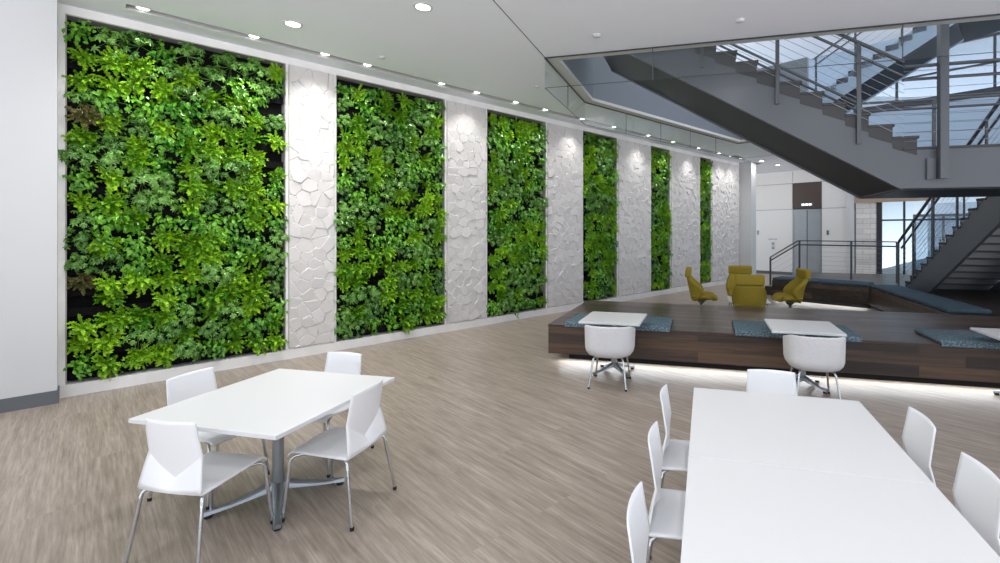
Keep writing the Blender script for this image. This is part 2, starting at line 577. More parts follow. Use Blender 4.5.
# --- plants
def leaflet(mb, base, d, n, length, width, fold=.25, droop=.0, seg=1):
    """A small pointed leaf from BASE along D with face normal N."""
    s = d.cross(n).normalized()
    up = n.normalized()
    mid = base + d * length * .5 - Vector((0, 0, 1)) * droop * .3
    tip = base + d * length - Vector((0, 0, 1)) * droop
    bm = mb.bm
    vb = bm.verts.new(base); vt = bm.verts.new(tip); vm = bm.verts.new(mid)
    l1 = bm.verts.new(base + d * length * .3 + s * width * .45 + up * width * fold)
    l2 = bm.verts.new(base + d * length * .68 + s * width * .36 + up * width * fold - Vector((0, 0, 1)) * droop * .5)
    r1 = bm.verts.new(base + d * length * .3 - s * width * .45 + up * width * fold)
    r2 = bm.verts.new(base + d * length * .68 - s * width * .36 + up * width * fold - Vector((0, 0, 1)) * droop * .5)
    bm.faces.new((vb, vm, l2, l1)); bm.faces.new((vm, vt, l2))
    bm.faces.new((vb, r1, r2, vm)); bm.faces.new((vm, r2, vt))


def hemi(rnd, spread=1.25, lift=.25):
    """Direction leaning out of the wall (-y), up a little."""
    th = spread * sqrt(rnd.random()); ph = rnd.random() * 2 * pi
    d = Vector((sin(th) * cos(ph), -cos(th), sin(th) * sin(ph) + lift))
    return d.normalized()


def petiole(mb, a, b, w=.0025):
    s = (b - a).cross(Vector((.2, 1, .3))).normalized() * w
    mb.quad(a - s, a + s, b + s * .7, b - s * .7)


def make_fern(seed, mat):
    """Rosette of broad wavy-edged leaves arching out of one crown."""
    rnd = random.Random(seed); mb = MB(); bm = mb.bm
    for k in range(52):
        d = hemi(rnd, 1.5, .22)
        L = rnd.uniform(.12, .21)
        n = (Vector((rnd.uniform(-.3, .3), -.5, .8)) - d * d.dot(Vector((0, -.5, .8))))
        n = (n - d * n.dot(d))
        n = n.normalized() if n.length > .05 else Vector((0, 0, 1))
        pos = Vector((rnd.uniform(-.02, .02), 0, rnd.uniform(-.02, .02)))
        N_ = 11; stp = L / N_; prev = None; wmax = rnd.uniform(.019, .029)
        for q in range(N_ + 1):
            f = q / N_
            side = d.cross(n).normalized()
            w0 = wmax * (.15 + .85 * min(1, f * 1.9)) * (1 - .55 * max(0, f - .7) / .3)
            wl_ = w0 * (1.25 if q % 2 else .5) * rnd.uniform(.8, 1.2); wr_ = w0 * (.5 if q % 2 else 1.25) * rnd.uniform(.8, 1.2)
            r1, r2 = rnd.uniform(-.012, .016), rnd.uniform(-.012, .016)
            cur = (bm.verts.new(pos + side * wl_ + n * (r1 + .2 * wl_)), bm.verts.new(pos), bm.verts.new(pos - side * wr_ + n * (r2 + .2 * wr_)))
            if prev:
                bm.faces.new((prev[0], prev[1], cur[1], cur[0])); bm.faces.new((prev[1], prev[2], cur[2], cur[1]))
            prev = cur
            d = (d + Vector((0, -.02, -.10 * (f + .25)))).normalized()
            n = (n - d * n.dot(d)).normalized()
            pos = pos + d * stp
    return mb


def make_umbrella(seed, mat):
    rnd = random.Random(seed); mb = MB()
    for k in range(34):
        d = hemi(rnd, 1.35, .3)
        c = d * rnd.uniform(.09, .22)
        petiole(mb, Vector((0, 0, 0)), c)
        ax = (d + Vector((rnd.uniform(-.3, .3), -.4, .6))).normalized()
        e1 = ax.cross(Vector((.3, .2, 1))).normalized(); e2 = ax.cross(e1)
        q = rnd.randint(6, 8); a0 = rnd.random() * 6
        L = rnd.uniform(.04, .062)
        for j in range(q):
            a = a0 + 2 * pi * j / q
            dd = (e1 * cos(a) + e2 * sin(a) - ax * rnd.uniform(.1, .5)).normalized()
            leaflet(mb, c, dd, ax, L, .023, .14, .008)
    return mb


def make_pothos(seed, mat):
    rnd = random.Random(seed); mb = MB()
    for k in range(52):
        d = hemi(rnd, 1.4, .15)
        c = d * rnd.uniform(.06, .21)
        petiole(mb, Vector((0, 0, 0)), c)
        ax = (d * .6 + Vector((rnd.uniform(-.4, .4), -.6, rnd.uniform(.2, .7)))).normalized()
        dd = Vector((rnd.uniform(-.8, .8), -.35, rnd.uniform(-1, -.1)))
        dd = (dd - ax * dd.dot(ax)).normalized()
        leaflet(mb, c, dd, ax, rnd.uniform(.045, .075), rnd.uniform(.038, .055), .14, .012)
    if seed % 3 == 0:          # trailing strand
        c = Vector((rnd.uniform(-.08, .08), -.12, -.05))
        petiole(mb, Vector((0, 0, 0)), c)
        for q in range(8):
            c2 = c + Vector((rnd.uniform(-.02, .02), rnd.uniform(-.006, .006), -.026))
            petiole(mb, c, c2); c = c2
            dd = Vector((rnd.choice((-1, 1)) * .8, -.5, -.4)).normalized()
            leaflet(mb, c, dd, Vector((0, -.8, .6)), .036, .026, .1, .006)
    return mb


def strip_obj(o):
    me = o.data
    COL.objects.unlink(o); bpy.data.objects.remove(o)
    return me


plant_mesh = {
    'fern': [strip_obj(make_fern(s, 0).build('fern', M['fern'], recalc=False)) for s in (1, 2, 3, 4)],
    'bronze_fern': [strip_obj(make_fern(9, 0).build('bronze_fern', M['bronze'], recalc=False))],
    'umbrella_plant': [strip_obj(make_umbrella(s, 0).build('umbrella_plant', M['umbrella'], recalc=False)) for s in (5, 6, 7)],
    'pothos': [strip_obj(make_pothos(s, 0).build('pothos', M['pothos'], recalc=False)) for s in (9, 10, 11)],
}
PHRASE = {'fern': 'bright wavy fern', 'bronze_fern': 'bronze tinged fern', 'umbrella_plant': 'dark umbrella plant', 'pothos': 'round leaved pothos'}
NUM = ['first', 'second', 'third', 'fourth', 'fifth', 'sixth', 'seventh', 'eighth', 'ninth', 'tenth', 'eleventh', 'twelfth', 'thirteenth',
       'fourteenth', 'fifteenth', 'sixteenth', 'bottom']
PANEL = ['widest', 'second', 'third', 'fourth', 'fifth', 'last']
GRP = {'fern': 'ferns in the plant wall', 'bronze_fern': 'bronze ferns in the plant wall',
       'umbrella_plant': 'umbrella plants in the plant wall', 'pothos': 'pothos in the plant wall'}
prnd = random.Random(21)
for gi, (a, b) in enumerate(greens):
    w = b - a
    cols = max(3, round(w / .235))
    cw = w / cols
    last = None
    for r in range(ROWS):                       # from the top
        z = BZ + .04 + (ROWS - 1 - r) * ROWH + .15
        placed = 0
        for c in range(cols):
            # plants of one kind grow in drifts
            x = c / cols * w + a; q = .5 * sin(x * 2.3 + r * .55) + .5 * sin(x * 3.1 - r * .9 + 2) + prnd.uniform(-1.3, 1.3)
            kind = 'fern' if q > -.1 else ('umbrella_plant' if q < -.72 else 'pothos')
            if q > -.1 and prnd.random() < .10: kind = 'umbrella_plant'
            if gi == 0 and c == 0 and r in (4, 12): kind = 'bronze_fern'
            if prnd.random() < .035 and r < ROWS - 1: continue
            me = prnd.choice(plant_mesh[kind])
            o = bpy.data.objects.new(kind, me); COL.objects.link(o)
            tx = a + (c + .5) * cw + prnd.uniform(-.04, .04)
            tx = min(max(tx, a + .13), b - .13)
            dep = prnd.uniform(.0, .07)
            o.location = wl(tx, -.09 + dep, z + prnd.uniform(-.04, .03))
            o.rotation_euler = (prnd.uniform(-.25, .25), prnd.uniform(-.3, .3), RZW + prnd.uniform(-.35, .35))
            s = prnd.uniform(.86, 1.14)
            if tx < a + .2 or tx > b - .2: s *= .88
            o.scale = (s * prnd.choice((-1, 1)), s, s)
            tag(o, '%s in the %s plant panel, %s row%s, %s from its near edge' % (PHRASE[kind], PANEL[gi], NUM[r], '' if r == ROWS - 1 else ' down', NUM[placed]),
                'plant', GRP[kind])
            placed += 1

# ------------------------------------------------------------------ lamps in the slot and the ceiling
SPX = [143, 254, 325, 367.5, 442, 477, 516, 545.7, 582.6, 614.4, 648.8, 673.5, 699, 719.5, 731, 743.5]
dc = (D0 + D1) / 2
SO = O + W * dc
spot_data = bpy.data.lights.new('spot', 'SPOT')
spot_data.energy = 72; spot_data.spot_size = R(98); spot_data.spot_blend = 1.0; spot_data.shadow_soft_size = .05
spot_data.color = (1.0, .98, .955)
for i, x in enumerate(SPX):
    k = (x - CX) / FPX
    t = -(SO.x - k * SO.y) / (P.x - k * P.y)
    t = min(max(t, .62), 16.45)
    c = wl(t, dc, CEIL)
    h = thing('spotlight', 'white spotlight in the ceiling slot, %s of the row counted from the near end' % NUM[i],
              'spotlight', c, RZW, 'spotlights in the ceiling slot')
    m = MB(); m.lathe([(.063, .02), (.07, .02), (.07, .10), (.03, .118)], 16, caps=False); m.build('housing', M['detector'], h, True, angle=40)
    m = MB(); m.lathe([(.001, .022), (.052, .022), (.052, .029), (.001, .029)], 16); m.build('lens', M['led'], h)
    lo = bpy.data.objects.new('spot_lamp', spot_data); COL.objects.link(lo)
    lo.location = c + Vector((0, 0, .01))
    tgt = wl(t, -.0, 1.7)
    lo.rotation_euler = (tgt - lo.location).to_track_quat('-Z', 'Y').to_euler()

down_data = bpy.data.lights.new('downlight', 'AREA')
down_data.shape = 'DISK'; down_data.size = .16; down_data.energy = 38
dim_data = down_data.copy(); dim_data.energy = 8; down_data.color = (1.0, .985, .965); down_data.spread = R(150)


def downlight(p, label, data=None):
    h = thing('downlight', label, 'ceiling light', (p[0], p[1], CEIL), 0, 'round ceiling downlights')
    m = MB(); m.lathe([(.082, -.006), (.105, -.006), (.108, -.001), (.082, -.001)], 28, caps=False); m.build('trim_ring', M['detector'], h, True, angle=40)
    m = MB(); m.lathe([(.001, -.004), (.082, -.004), (.082, -.001), (.001, -.001)], 28); m.build('lens', M['led'], h)
    lo = bpy.data.objects.new('downlight_lamp', data or down_data); COL.objects.link(lo)
    lo.location = (p[0], p[1], CEIL - .012)


def ceil_at(px, py):
    Y = FPX * (CEIL - CAMZ) / (HZ - py)
    return Vector(((px - CX) / FPX * Y, Y, 0))


d1, d2 = ceil_at(293, 24), ceil_at(423, 7)
downlight(d1, 'round downlight in the white ceiling nearest the planted wall')
downlight(d2, 'round downlight in the white ceiling at the top centre of the view')
downlight(ceil_at(761.7, 161), 'small far downlight before the lift wall, nearer the planted wall', dim_data)
downlight(ceil_at(777.7, 165), 'small far downlight before the lift wall, nearer the stairs', dim_data)
step = d2 - d1
# more of the same lamps light the part of the hall the frame cuts off
for i in range(-1, 5):
    for j in range(0, 4):
        if j == 0 and i < 2: continue
        p = d1 + step * i - U * 2.3 * j
        if (p - O).dot(W) < 1.2 or p.y < -3.5: continue
        lo = bpy.data.objects.new('downlight_lamp', dim_data); COL.objects.link(lo)
        lo.location = (p.x, p.y, CEIL - .012)
for (x, y, lab) in ((382, 57, 'small white sprinkler cap in the ceiling above the second plant panel'),
                    (537, 86, 'small white sprinkler cap in the ceiling left of the opening corner'),
                    (597, 35, 'white smoke detector disc in the ceiling above the glass corner'),
                    (740, 20, 'white smoke detector disc in the ceiling above the stair flight')):
    p = ceil_at(x, y)
    m = MB(); m.lathe([(.02, -.03), (.045, -.022), (.055, -.006), (.055, -.0005)], 18)
    o = m.build('smoke_detector' if 'detector' in lab else 'sprinkler_cap', M['detector'], None, True, angle=50)
    o.location = (p.x, p.y, CEIL)
    tag(o, lab, 'smoke detector' if 'detector' in lab else 'sprinkler')
for (x, y, lab) in ((755.5, 163.2, 'small grey ceiling vent nearer the lift wall'), (737, 142.5 + 14, 'small grey ceiling vent by the lamp slot end')):
    p = ceil_at(x, y)
    h = thing('ceiling_vent', lab, 'vent', (p.x, p.y, CEIL), RZW, 'ceiling vents')
    m = MB()
    for s in range(5): m.box(-.3, .3, -.09 + s * .04, -.07 + s * .04, -.008, -.002)
    m.build('slat', M['frame_dark'], h)
    m = MB(); m.box(-.33, .33, -.12, -.1, -.01, -.0005); m.box(-.33, .33, .1, .12, -.01, -.0005)
    m.box(-.33, -.3, -.12, .12, -.01, -.0005); m.box(.3, .33, -.12, .12, -.01, -.0005); m.build('frame', M['detector'], h)

# ------------------------------------------------------------------ stair opening: ledge, fascia, glass baffles
GB = CEIL - .456
IN = .17
# inner corners of the ledge
def offset_poly(pts, d):
    out = []
    for i in range(len(pts)):
        dirs = []
        if i > 0: dirs.append((pts[i] - pts[i - 1]).normalized())
        if i < len(pts) - 1: dirs.append((pts[i + 1] - pts[i]).normalized())
        ns = [Vector((q.y, -q.x, 0)) for q in dirs]
        if len(ns) == 1: out.append(pts[i] + ns[0] * d)
        else:
            b = (ns[0] + ns[1]).normalized(); out.append(pts[i] + b * (d / b.dot(ns[0])))
    return out


ring = [V4, V0, V1, V2, V3]
inner = offset_poly(ring, IN)
m = MB()
for a, b, c, d in zip(ring, ring[1:], inner[1:], inner):
    m.prism([(q.x, q.y) for q in (a, b, c, d)], CEIL + .0, CEIL + .06)
struct(m.build('trim_3', M['ledge']), 'pale flat border around the stair opening', 'trim')
m = MB()
for i in range(1, len(ring) - 1):
    a, b = inner[i], inner[i + 1]
    n = (b - a).normalized(); n = Vector((-n.y, n.x, 0)) * .12
    m.prism([(q.x, q.y) for q in (a, b, b + n, a + n)], CEIL + .06, 6.5)
struct(m.build('wall_upper', M['fascia']), 'slate grey upper wall around the stair opening', 'wall')


def baffle(a, b, n, label, joints=None):
    h = thing('glass_baffle', label, 'glass panel', (a.x, a.y, CEIL), 0, 'glass baffles around the stair opening')
    dv = b - a; L = dv.length; dn = dv.normalized()
    js = [0] + (joints if joints else [L * k / n for k in range(1, n)]) + [L]
    for p, q in zip(js, js[1:]):
        m = MB(); m.bar(dn * (p + .006) + Vector((0, 0, -.228)), dn * (q - .006) + Vector((0, 0, -.229)), .01, .45)
        m.build('pane', M['glass'], h)
    m = MB(); m.bar(dn * 0 + Vector((0, 0, -.01)), dn * L + Vector((0, 0, -.01)), .022, .014)
    m.bar(Vector((0, 0, -.457)), dn * L + Vector((0, 0, -.457)), .012, .005)
    m.build('channel', M['frame_dark'], h)
    m = MB()
    for q in js[1:-1]:
        m.bar(dn * q + Vector((0, 0, -.45)), dn * q + Vector((0, 0, -.01)), .012, .006)
    m.build('joint', M['rail'], h)


baffle(V0, V4, 5, 'long clear glass baffle under the near edge of the stair opening', [1.6, 4.7, 7.6, 10.8])
baffle(V0, V1, 2, 'short clear glass baffle at the corner of the stair opening nearest the plants')
baffle(V1, V2, 5, 'long clear glass baffle facing the planted wall under the far ceiling')
baffle(V2, V3, 2, 'clear glass baffle at the far end of the opening behind the stairs')

# ------------------------------------------------------------------ stairs
RISE, RUN = .165, .28
N0 = Vector((4.19, 6.15, 0)); ZL, ZB, SW = 2.963, 2.44, 1.74
LOW_L = Vector((7.75, 11.27, 0))
st = thing('staircase', 'grey steel staircase with cable railings and a half landing', 'staircase', (0, 0, 0))
# landing
m = MB()
q = [N0, N0 + V * 5.2, N0 + V * 5.2 + U * SW, N0 + U * SW]
m.prism([(p.x, p.y) for p in q], ZB + .02, ZL)
m.build('landing', M['stair'], st)
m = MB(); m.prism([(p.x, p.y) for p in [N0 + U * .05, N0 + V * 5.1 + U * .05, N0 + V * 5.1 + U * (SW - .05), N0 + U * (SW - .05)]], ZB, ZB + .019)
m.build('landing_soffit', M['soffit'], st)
m = MB(); m.prism([(p.x, p.y) for p in [N0 - U * .02, N0 + V * 5.2 - U * .02, N0 + V * 5.2 + U * SW, N0 + U * SW]], ZL + .001, ZL + .03)
m.build('landing_top', M['tread'], st)


def zv(z): return Vector((0, 0, z))


# upper flight, climbing along -V
NU = 15
Lr = NU * RUN
sl = RISE / RUN
for k, off in enumerate((0.0, SW - .06)):
    b0 = N0 + U * off
    poly = [b0 + zv(ZB), b0 + zv(ZL + .02), b0 - V * Lr + zv(ZL + .02 + sl * Lr), b0 - V * Lr + zv(ZB + sl * Lr)]
    m = MB(); m.plate(poly, U * .06)
    m.build('stringer', M['stair'], st)
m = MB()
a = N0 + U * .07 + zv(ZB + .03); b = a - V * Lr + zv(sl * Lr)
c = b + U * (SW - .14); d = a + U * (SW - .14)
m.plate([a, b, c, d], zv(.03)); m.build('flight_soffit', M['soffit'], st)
for k in range(NU):
    m = MB()
    p0 = N0 + V * (.16 - RUN * k) + zv(ZL + RISE * (k + 1) + .012)
    a = p0 - U * .004; b = a - V * RUN
    m.plate([a - zv(.034), b - zv(.034), b - zv(.15), a - zv(RISE + .09)], U * (SW + .008))
    a = p0 + V * .022 - U * .016; b = a - V * (RUN + .02)
    m.plate([a, b, b - zv(.033), a - zv(.033)], U * (SW + .032))
    m.build('tread', M['tread'], st)
# lower flight, climbing along -U towards the landing
ZD = .55
LR = .275
nL = 14
lsl = RISE * (1.02) / LR
LRI = (ZL - ZD) / (nL + 1)
lsl = LRI / LR
LLn = nL * LR + .1
for off in (0.0, SW - .06):
    b0 = LOW_L + V * off
    z0 = ZD + .01
    poly = [b0 + zv(z0), b0 - U * LLn + zv(z0 + lsl * LLn), b0 - U * LLn + zv(z0 - .66 + lsl * LLn), b0 - U * .65 / lsl + zv(ZD + .002), b0 + zv(ZD + .002)]
    m = MB(); m.plate(poly, V * .06); m.build('stringer', M['stair'], st)
for k in range(nL):
    m = MB()
    p0 = LOW_L - U * (LR * k) + zv(ZD + LRI * (k + 1)) - V * .012
    w = V * (SW + .012)
    a = p0 + U * .02
    if k < nL: m.plate([a - zv(.04), a, a - U * (LR + .02), a - U * (LR + .02) - zv(.04)], w)
    m.build('tread', M['tread'], st)
    a = p0; m = MB()
    m.plate([a - zv(.041), a - zv(LRI), a - zv(LRI) - U * .012, a - zv(.041) - U * .012], w)
    m.build('riser', M['stair'], st)

def rails(parent, a, b, h_top, h_hand, posts, zlow, n_cables, side, post_w=.05, z_cable0=.1, cable_r=.0035):
    """A run of railing from A to B (points on the nosing line); POSTS are fractions."""
    a = Vector(a); b = Vector(b); d = b - a
    m = MB(); m.bar(a + zv(h_top), b + zv(h_top), .05, .03); m.build('top_rail', M['rail'], parent)
    m = MB(); m.tube([a + zv(h_hand) + side * .06, b + zv(h_hand) + side * .06], .02, 8); m.build('handrail', M['rail'], parent)
    for f in posts:
        p = a + d * f
        m = MB(); m.bar(p + zv(zlow), p + zv(h_top - .005), post_w, .028, up=side)
        m.build('post', M['rail'], parent)
    for k in range(n_cables):
        z = z_cable0 + (h_top - z_cable0 - .06) * k / (n_cables - 1)
        m = MB(); m.tube([a + zv(z), b + zv(z)], cable_r, 5); m.build('cable', M['cable'], parent)


nb = N0 - U * .035
fl = Lr
rails(st, nb + zv(ZL + .06), nb - V * fl + zv(ZL + .06 + sl * fl), 1.07, .92, [s / fl for s in (.526, 1.535, 2.54, 3.55)], -.27, 9, U)
fb = N0 + U * (SW + .035)
rails(st, fb + zv(ZL), fb - V * fl + zv(ZL + sl * fl), 1.07, .92, [s / fl for s in (0.02, 1.3, 2.54, 3.55)], -.3, 7, -U)
rails(st, nb + zv(ZL), nb + V * 5.1 + zv(ZL), 1.07, .92, [.36, .72, .99], -.3, 9, U)
rails(st, fb + V * 0.02 + zv(ZL), fb + V * 2.15 + zv(ZL), 1.07, .92, [0, .5, 1.0], -.3, 7, -U)
lb = LOW_L - V * .03
m = MB(); p = lb + U * .35; m.bar(p + zv(ZD + .002), p + zv(ZD + 1.08), .05, .028, up=V); m.build('post', M['rail'], st)
rails(st, lb + U * .35 + zv(ZD + .02), lb - U * 3.9 + zv(ZD + .02 + lsl * 4.25), 1.07, .92, [ (.474 + .35) / 4.25, (1.455 + .35) / 4.25, (2.407 + .35) / 4.25, (3.36 + .35) / 4.25], -.24, 9, V)
# square hanger post by the landing face
c = N0 + V * .42 - U * .075
m = MB()
m.bar(c + zv(ZB + .13), c + zv(7.5), .095, .1, up=U)
m.build('hanger', M['stair'], st)
m = MB(); m.bar(c - V * .11 + zv(ZB + .13) + U * .05, c - V * .11 + zv(ZB + .4) + U * .05, .1, .03, up=U)
m.build('bracket', M['stair'], st)

# ---- flight between the upper floors, seen through the opening
s2 = thing('staircase', 'pale upper staircase climbing above the landing, under a dark soffit', 'staircase', (0, 0, 0))
B2 = Vector((6.6, 13.4, 0)); Z2 = 5.62; n2 = 11; W2 = 1.6
L2 = n2 * .29; sl2 = .15 / .29
for off in (0, W2 - .06):
    b0 = B2 + P * off
    m = MB(); m.plate([b0 + zv(Z2 - .38), b0 + zv(Z2 + .12), b0 + W * L2 + zv(Z2 + .12 + sl2 * L2), b0 + W * L2 + zv(Z2 - .38 + sl2 * L2)], P * .06)
    m.build('stringer', M['upper_wall'], s2)
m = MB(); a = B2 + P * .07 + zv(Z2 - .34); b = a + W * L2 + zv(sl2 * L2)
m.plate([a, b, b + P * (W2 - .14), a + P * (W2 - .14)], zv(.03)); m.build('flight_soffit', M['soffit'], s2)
for k in range(n2):
    p = B2 + W * (.29 * k) + zv(Z2 + .15 * (k + 1) + .03)
    m = MB(); m.plate([p, p + W * .29, p + W * .29 - zv(.15), p - zv(.15)], P * W2); m.build('tread', M['tread'], s2)
e = B2 + W * L2
zt = Z2 + .15 * n2
q = [Vector(v) for v in ((8.6, 11.5, 0), (9.9, 13.4, 0), (10.6, 11.8, 0), (12.5, 7.5, 0), (10, 8, 0))]
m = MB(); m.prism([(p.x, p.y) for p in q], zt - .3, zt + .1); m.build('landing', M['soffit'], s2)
rails(s2, B2 - P * .03 + zv(Z2 + .1), B2 - P * .03 + W * L2 + zv(Z2 + .1 + sl2 * L2), 1.07, .9, [0.02, .33, .66, .98], -.2, 6, P)

# ------------------------------------------------------------------ far walls: lift, entry, upper level
EO = wl(21.3, 0)                     # local x -> W, local y -> P
RZE = -GA
m = MB()
m.box(-4, 2.95, .06, .3, 0, CEIL)
o = m.build('wall_back', M['dark_gap']); o.location = EO; o.rotation_euler = (0, 0, RZE)
struct(o, 'far wall behind the white lift lobby panels', 'wall')
m = MB()
G = .008
for x0, x1, zs in ((-1.13, .54, (.12, 2.86, 3.98, 4.5)), (1.71, 2.66, (.12, 2.86, 3.98, 4.5)), (.54, 1.71, (3.98, 4.5))):
    for z0, z1 in zip(zs, zs[1:]):
        m.box(x0 + G, x1 - G, .0, .06, z0 + G, z1 - G)
o = m.build('wall_far', M['panelwhite']); o.location = EO; o.rotation_euler = (0, 0, RZE)
struct(o, 'white panelled wall around the lift doors', 'wall')
m = MB(); m.box(-1.13, .54, .02, .06, 0, .12); m.box(1.71, 2.66, .02, .06, 0, .12)
o = m.build('baseboard_back', M['base_grey']); o.location = EO; o.rotation_euler = (0, 0, RZE)
struct(o, 'grey baseboard under the white lift lobby wall', 'baseboard')
m = MB(); m.box(-2.6, -1.15, -.02, .06, 2.86, 3.98)
o = m.build('brown_panel', M['brown']); o.location = EO; o.rotation_euler = (0, 0, RZE)
tag(o, 'brown wall panel half hidden behind the white column', 'wall panel')
m = MB(); m.box(-2.6, -1.15, 0, .06, 0.0, 2.85)
o = m.build('door_2', M['recess']); o.location = EO; o.rotation_euler = (0, 0, RZE)
struct(o, 'grey recess below the half hidden brown panel', 'door')

lift = thing('elevator', 'steel lift doors under a brown panel in the white lobby wall', 'elevator', EO, RZE)
m = MB(); m.box(.58, 1.115, .03, .055, 0.01, 2.8); m.build('door_leaf', M['lift'], lift)
m = MB(); m.box(1.145, 1.67, .03, .055, 0.01, 2.8); m.build('door_leaf', M['lift'], lift)
m = MB(); m.box(.545, .58, -.01, .06, 0, 2.84); m.box(1.67, 1.705, -.01, .06, 0, 2.84); m.box(.58, 1.67, -.01, .06, 2.8, 2.84)
m.build('door_frame', M['steel'], lift)
m = MB(); m.box(.55, 1.7, -.01, .06, 2.88, 3.97); m.build('header_panel', M['brown'], lift)
ind = MB(); ind.box(.9, 1.36, -.03, -.01, 2.98, 3.1); io = ind.build('indicator', M['steel'], lift)
m = MB()
for x in (.93, 1.07, 1.21): m.box(x, x + .11, -.034, -.03, 3.0, 3.08)
m.build('indicator_light', M['screen'], io)
for x, z0, z1, w, nm, lab in ((1.95, 1.75, 1.95, .09, 'call_button_plate', 'dark call button plate on the wall right beside the lift doors'),
                              (-.98, 1.75, 1.95, .09, 'switch_plate', 'dark switch plate on the white wall panel near the column'),
                              (-.3, 1.1, 1.42, .12, 'wall_cabinet', 'small dark upright fitting low on the white lobby panel')):
    h = thing(nm, lab, 'wall fitting', EO, RZE)
    m = MB(); m.box(x - w / 2, x + w / 2, -.014, 0, z0, z1, bevel=.003); m.build('plate', M['steel'], h)
    m = MB(); m.box(x - w / 4, x + w / 4, -.02, -.014, z0 + .03, z0 + .09); m.box(x - w / 4, x + w / 4, -.02, -.014, z1 - .09, z1 - .03)
    m.build('button', M['frame_dark'], h)
m = MB(); m.box(-.5, -.12, -.012, 0, 1.52, 1.58, bevel=.002)
o = m.build('room_sign', M['steel']); o.location = EO; o.rotation_euler = (0, 0, RZE)
tag(o, 'narrow grey sign strip above the small fitting on the lobby panel', 'sign')

# white columns
m = MB(); m.box(17.3, 17.75, -.46, .4, 0, CEIL)
o = m.build('column_left', M['white_wall']); o.location = O; o.rotation_euler = (0, 0, RZW)
struct(o, 'white column at the far end of the planted wall', 'column')
m = MB(); m.box(2.67, 2.95, -.12, .3, 0, CEIL)
o = m.build('column_back', M['white_wall']); o.location = EO; o.rotation_euler = (0, 0, RZE)
struct(o, 'white column between the lift wall and the stone pillar', 'column')
m = MB(); m.box(3.0, 3.68, -.1, .4, 0, 4.5)
o = m.build('stone_pillar', M['stone']); o.location = EO; o.rotation_euler = (0, 0, RZE)
struct(o, 'pale rough stone pillar beside the entrance glass', 'pillar')

# entrance glazing
m = MB()
gx = [3.70, 4.55, 5.4, 6.3, 7.2, 8.4, 9.8, 11.4]
for i, x in enumerate(gx):
    w = .16 if i == 0 else .06
    m.box(x, x + w, 0, .12, 0, 4.5)
for z in (.0, 2.3, 3.2, 4.42):
    m.box(3.7, 11.46, .01, .11, z, z + (.1 if z == 0 else .06))
o = m.build('window_1', M['frame_dark']); o.location = EO; o.rotation_euler = (0, 0, RZE)
struct(o, 'dark framed entrance glazing beyond the lower stair flight', 'window')
p = MB(); p.box(3.8, 11.4, .055, .065, .1, 4.42); p = p.build('window_pane', M['window_glass'], o)
m = MB(); m.box(2.96, 5.6, -.16, -.02, 3.02, 3.26)
o = m.build('trim_4', plain('tan_header', (168, 150, 130), .6)); o.location = EO; o.rotation_euler = (0, 0, RZE)
struct(o, 'tan header strip over the stone pillar and entrance glass', 'trim')
# vestibule beyond: inner door frame and side screen
h = thing('entrance_door', 'pale framed glass entrance door seen through the entry glazing', 'door', EO, RZE)
m = MB()
for x in (4.5, 5.45, 6.4): m.box(x, x + .09, 2.4, 2.5, 0, 2.6)
m.box(4.5, 6.49, 2.4, 2.5, 2.5, 2.6); m.box(4.5, 6.49, 2.4, 2.5, 0, .1); m.build('door_frame', M['steel'], h)
m = MB(); m.box(4.59, 5.45, 2.44, 2.45, .1, 2.5); m.box(5.54, 6.4, 2.44, 2.45, .1, 2.5); m.build('glass', M['window_glass'], h)
m = MB(); m.tube([(5.4, 2.36, .8), (5.4, 2.36, 1.6)], .02, 8); m.tube([(5.6, 2.36, .8), (5.6, 2.36, 1.6)], .02, 8); m.build('pull_handle', M['frame_dark'], h)
m = MB(); m.box(2.5, 14, .35, 30, -.12, -.02)
o = m.build('pavement', M['paving']); o.location = EO; o.rotation_euler = (0, 0, RZE)
struct(o, 'pale paving outside the entrance', 'pavement')
m = MB(); m.box(3.5, 16, 14, 20, 0, 3.6)
for k in range(5): m.box(4.2 + k * 2.2, 5.6 + k * 2.2, 13.95, 14.02, .9, 2.6)
o = m.build('exterior_building', plain('outside_building', (222, 228, 234), .8)); o.location = EO; o.rotation_euler = (0, 0, RZE)
struct(o, 'pale low building outside the entrance', 'building')

# upper level wall over the lift lobby and entrance, windows above it
m = MB(); m.box(-5, 2.9, 0.0, .3, 4.75, 9.2); m.box(2.9, 15, 0.0, .3, 4.5, 6.7); m.box(2.9, 15, 0, .3, 8.6, 9.2)
o = m.build('wall_back_upper', M['upper_wall']); o.location = EO; o.rotation_euler = (0, 0, RZE)
struct(o, 'pale upper wall with blue daylight put into its colour, seen through the stair opening', 'wall')
m = MB()
m.box(2.9, 14.2, -.06, .16, 6.5, 6.72)
for k in range(9): m.box(2.9 + k * 1.4, 2.98 + k * 1.4, .02, .14, 6.7, 8.6)
m.box(2.9, 14.2, .02, .14, 6.7, 6.78); m.box(2.9, 14.2, .02, .14, 8.52, 8.6); m.box(2.9, 14.2, .04, .12, 7.6, 7.66)
o = m.build('window_2', M['frame_dark']); o.location = EO; o.rotation_euler = (0, 0, RZE)
struct(o, 'upper level window band behind the upper staircase', 'window')
p = MB(); p.box(2.98, 14.1, .075, .085, 6.78, 8.52); p.build('window_pane', M['window_glass'], o)
m = MB(); q = [V0 - U * 1, V4 - U * 1, Vector((26, 10, 0)), Vector((22, 26, 0)), wl(21.6, -5), wl(9, -1)]
m.prism([(p.x, p.y) for p in q], 9.2, 9.4)
struct(m.build('roof_upper', M['ceil']), 'ceiling of the upper floors over the stair opening', 'ceiling')
h = thing('louvre_panel', 'dark louvred panel on the upper wall behind the cable railing', 'louvre', EO, RZE)
m = MB(); m.box(.5, 1.15, -.02, 0, 6.6, 8.6); m.build('backing', M['frame_dark'], h)
m = MB()
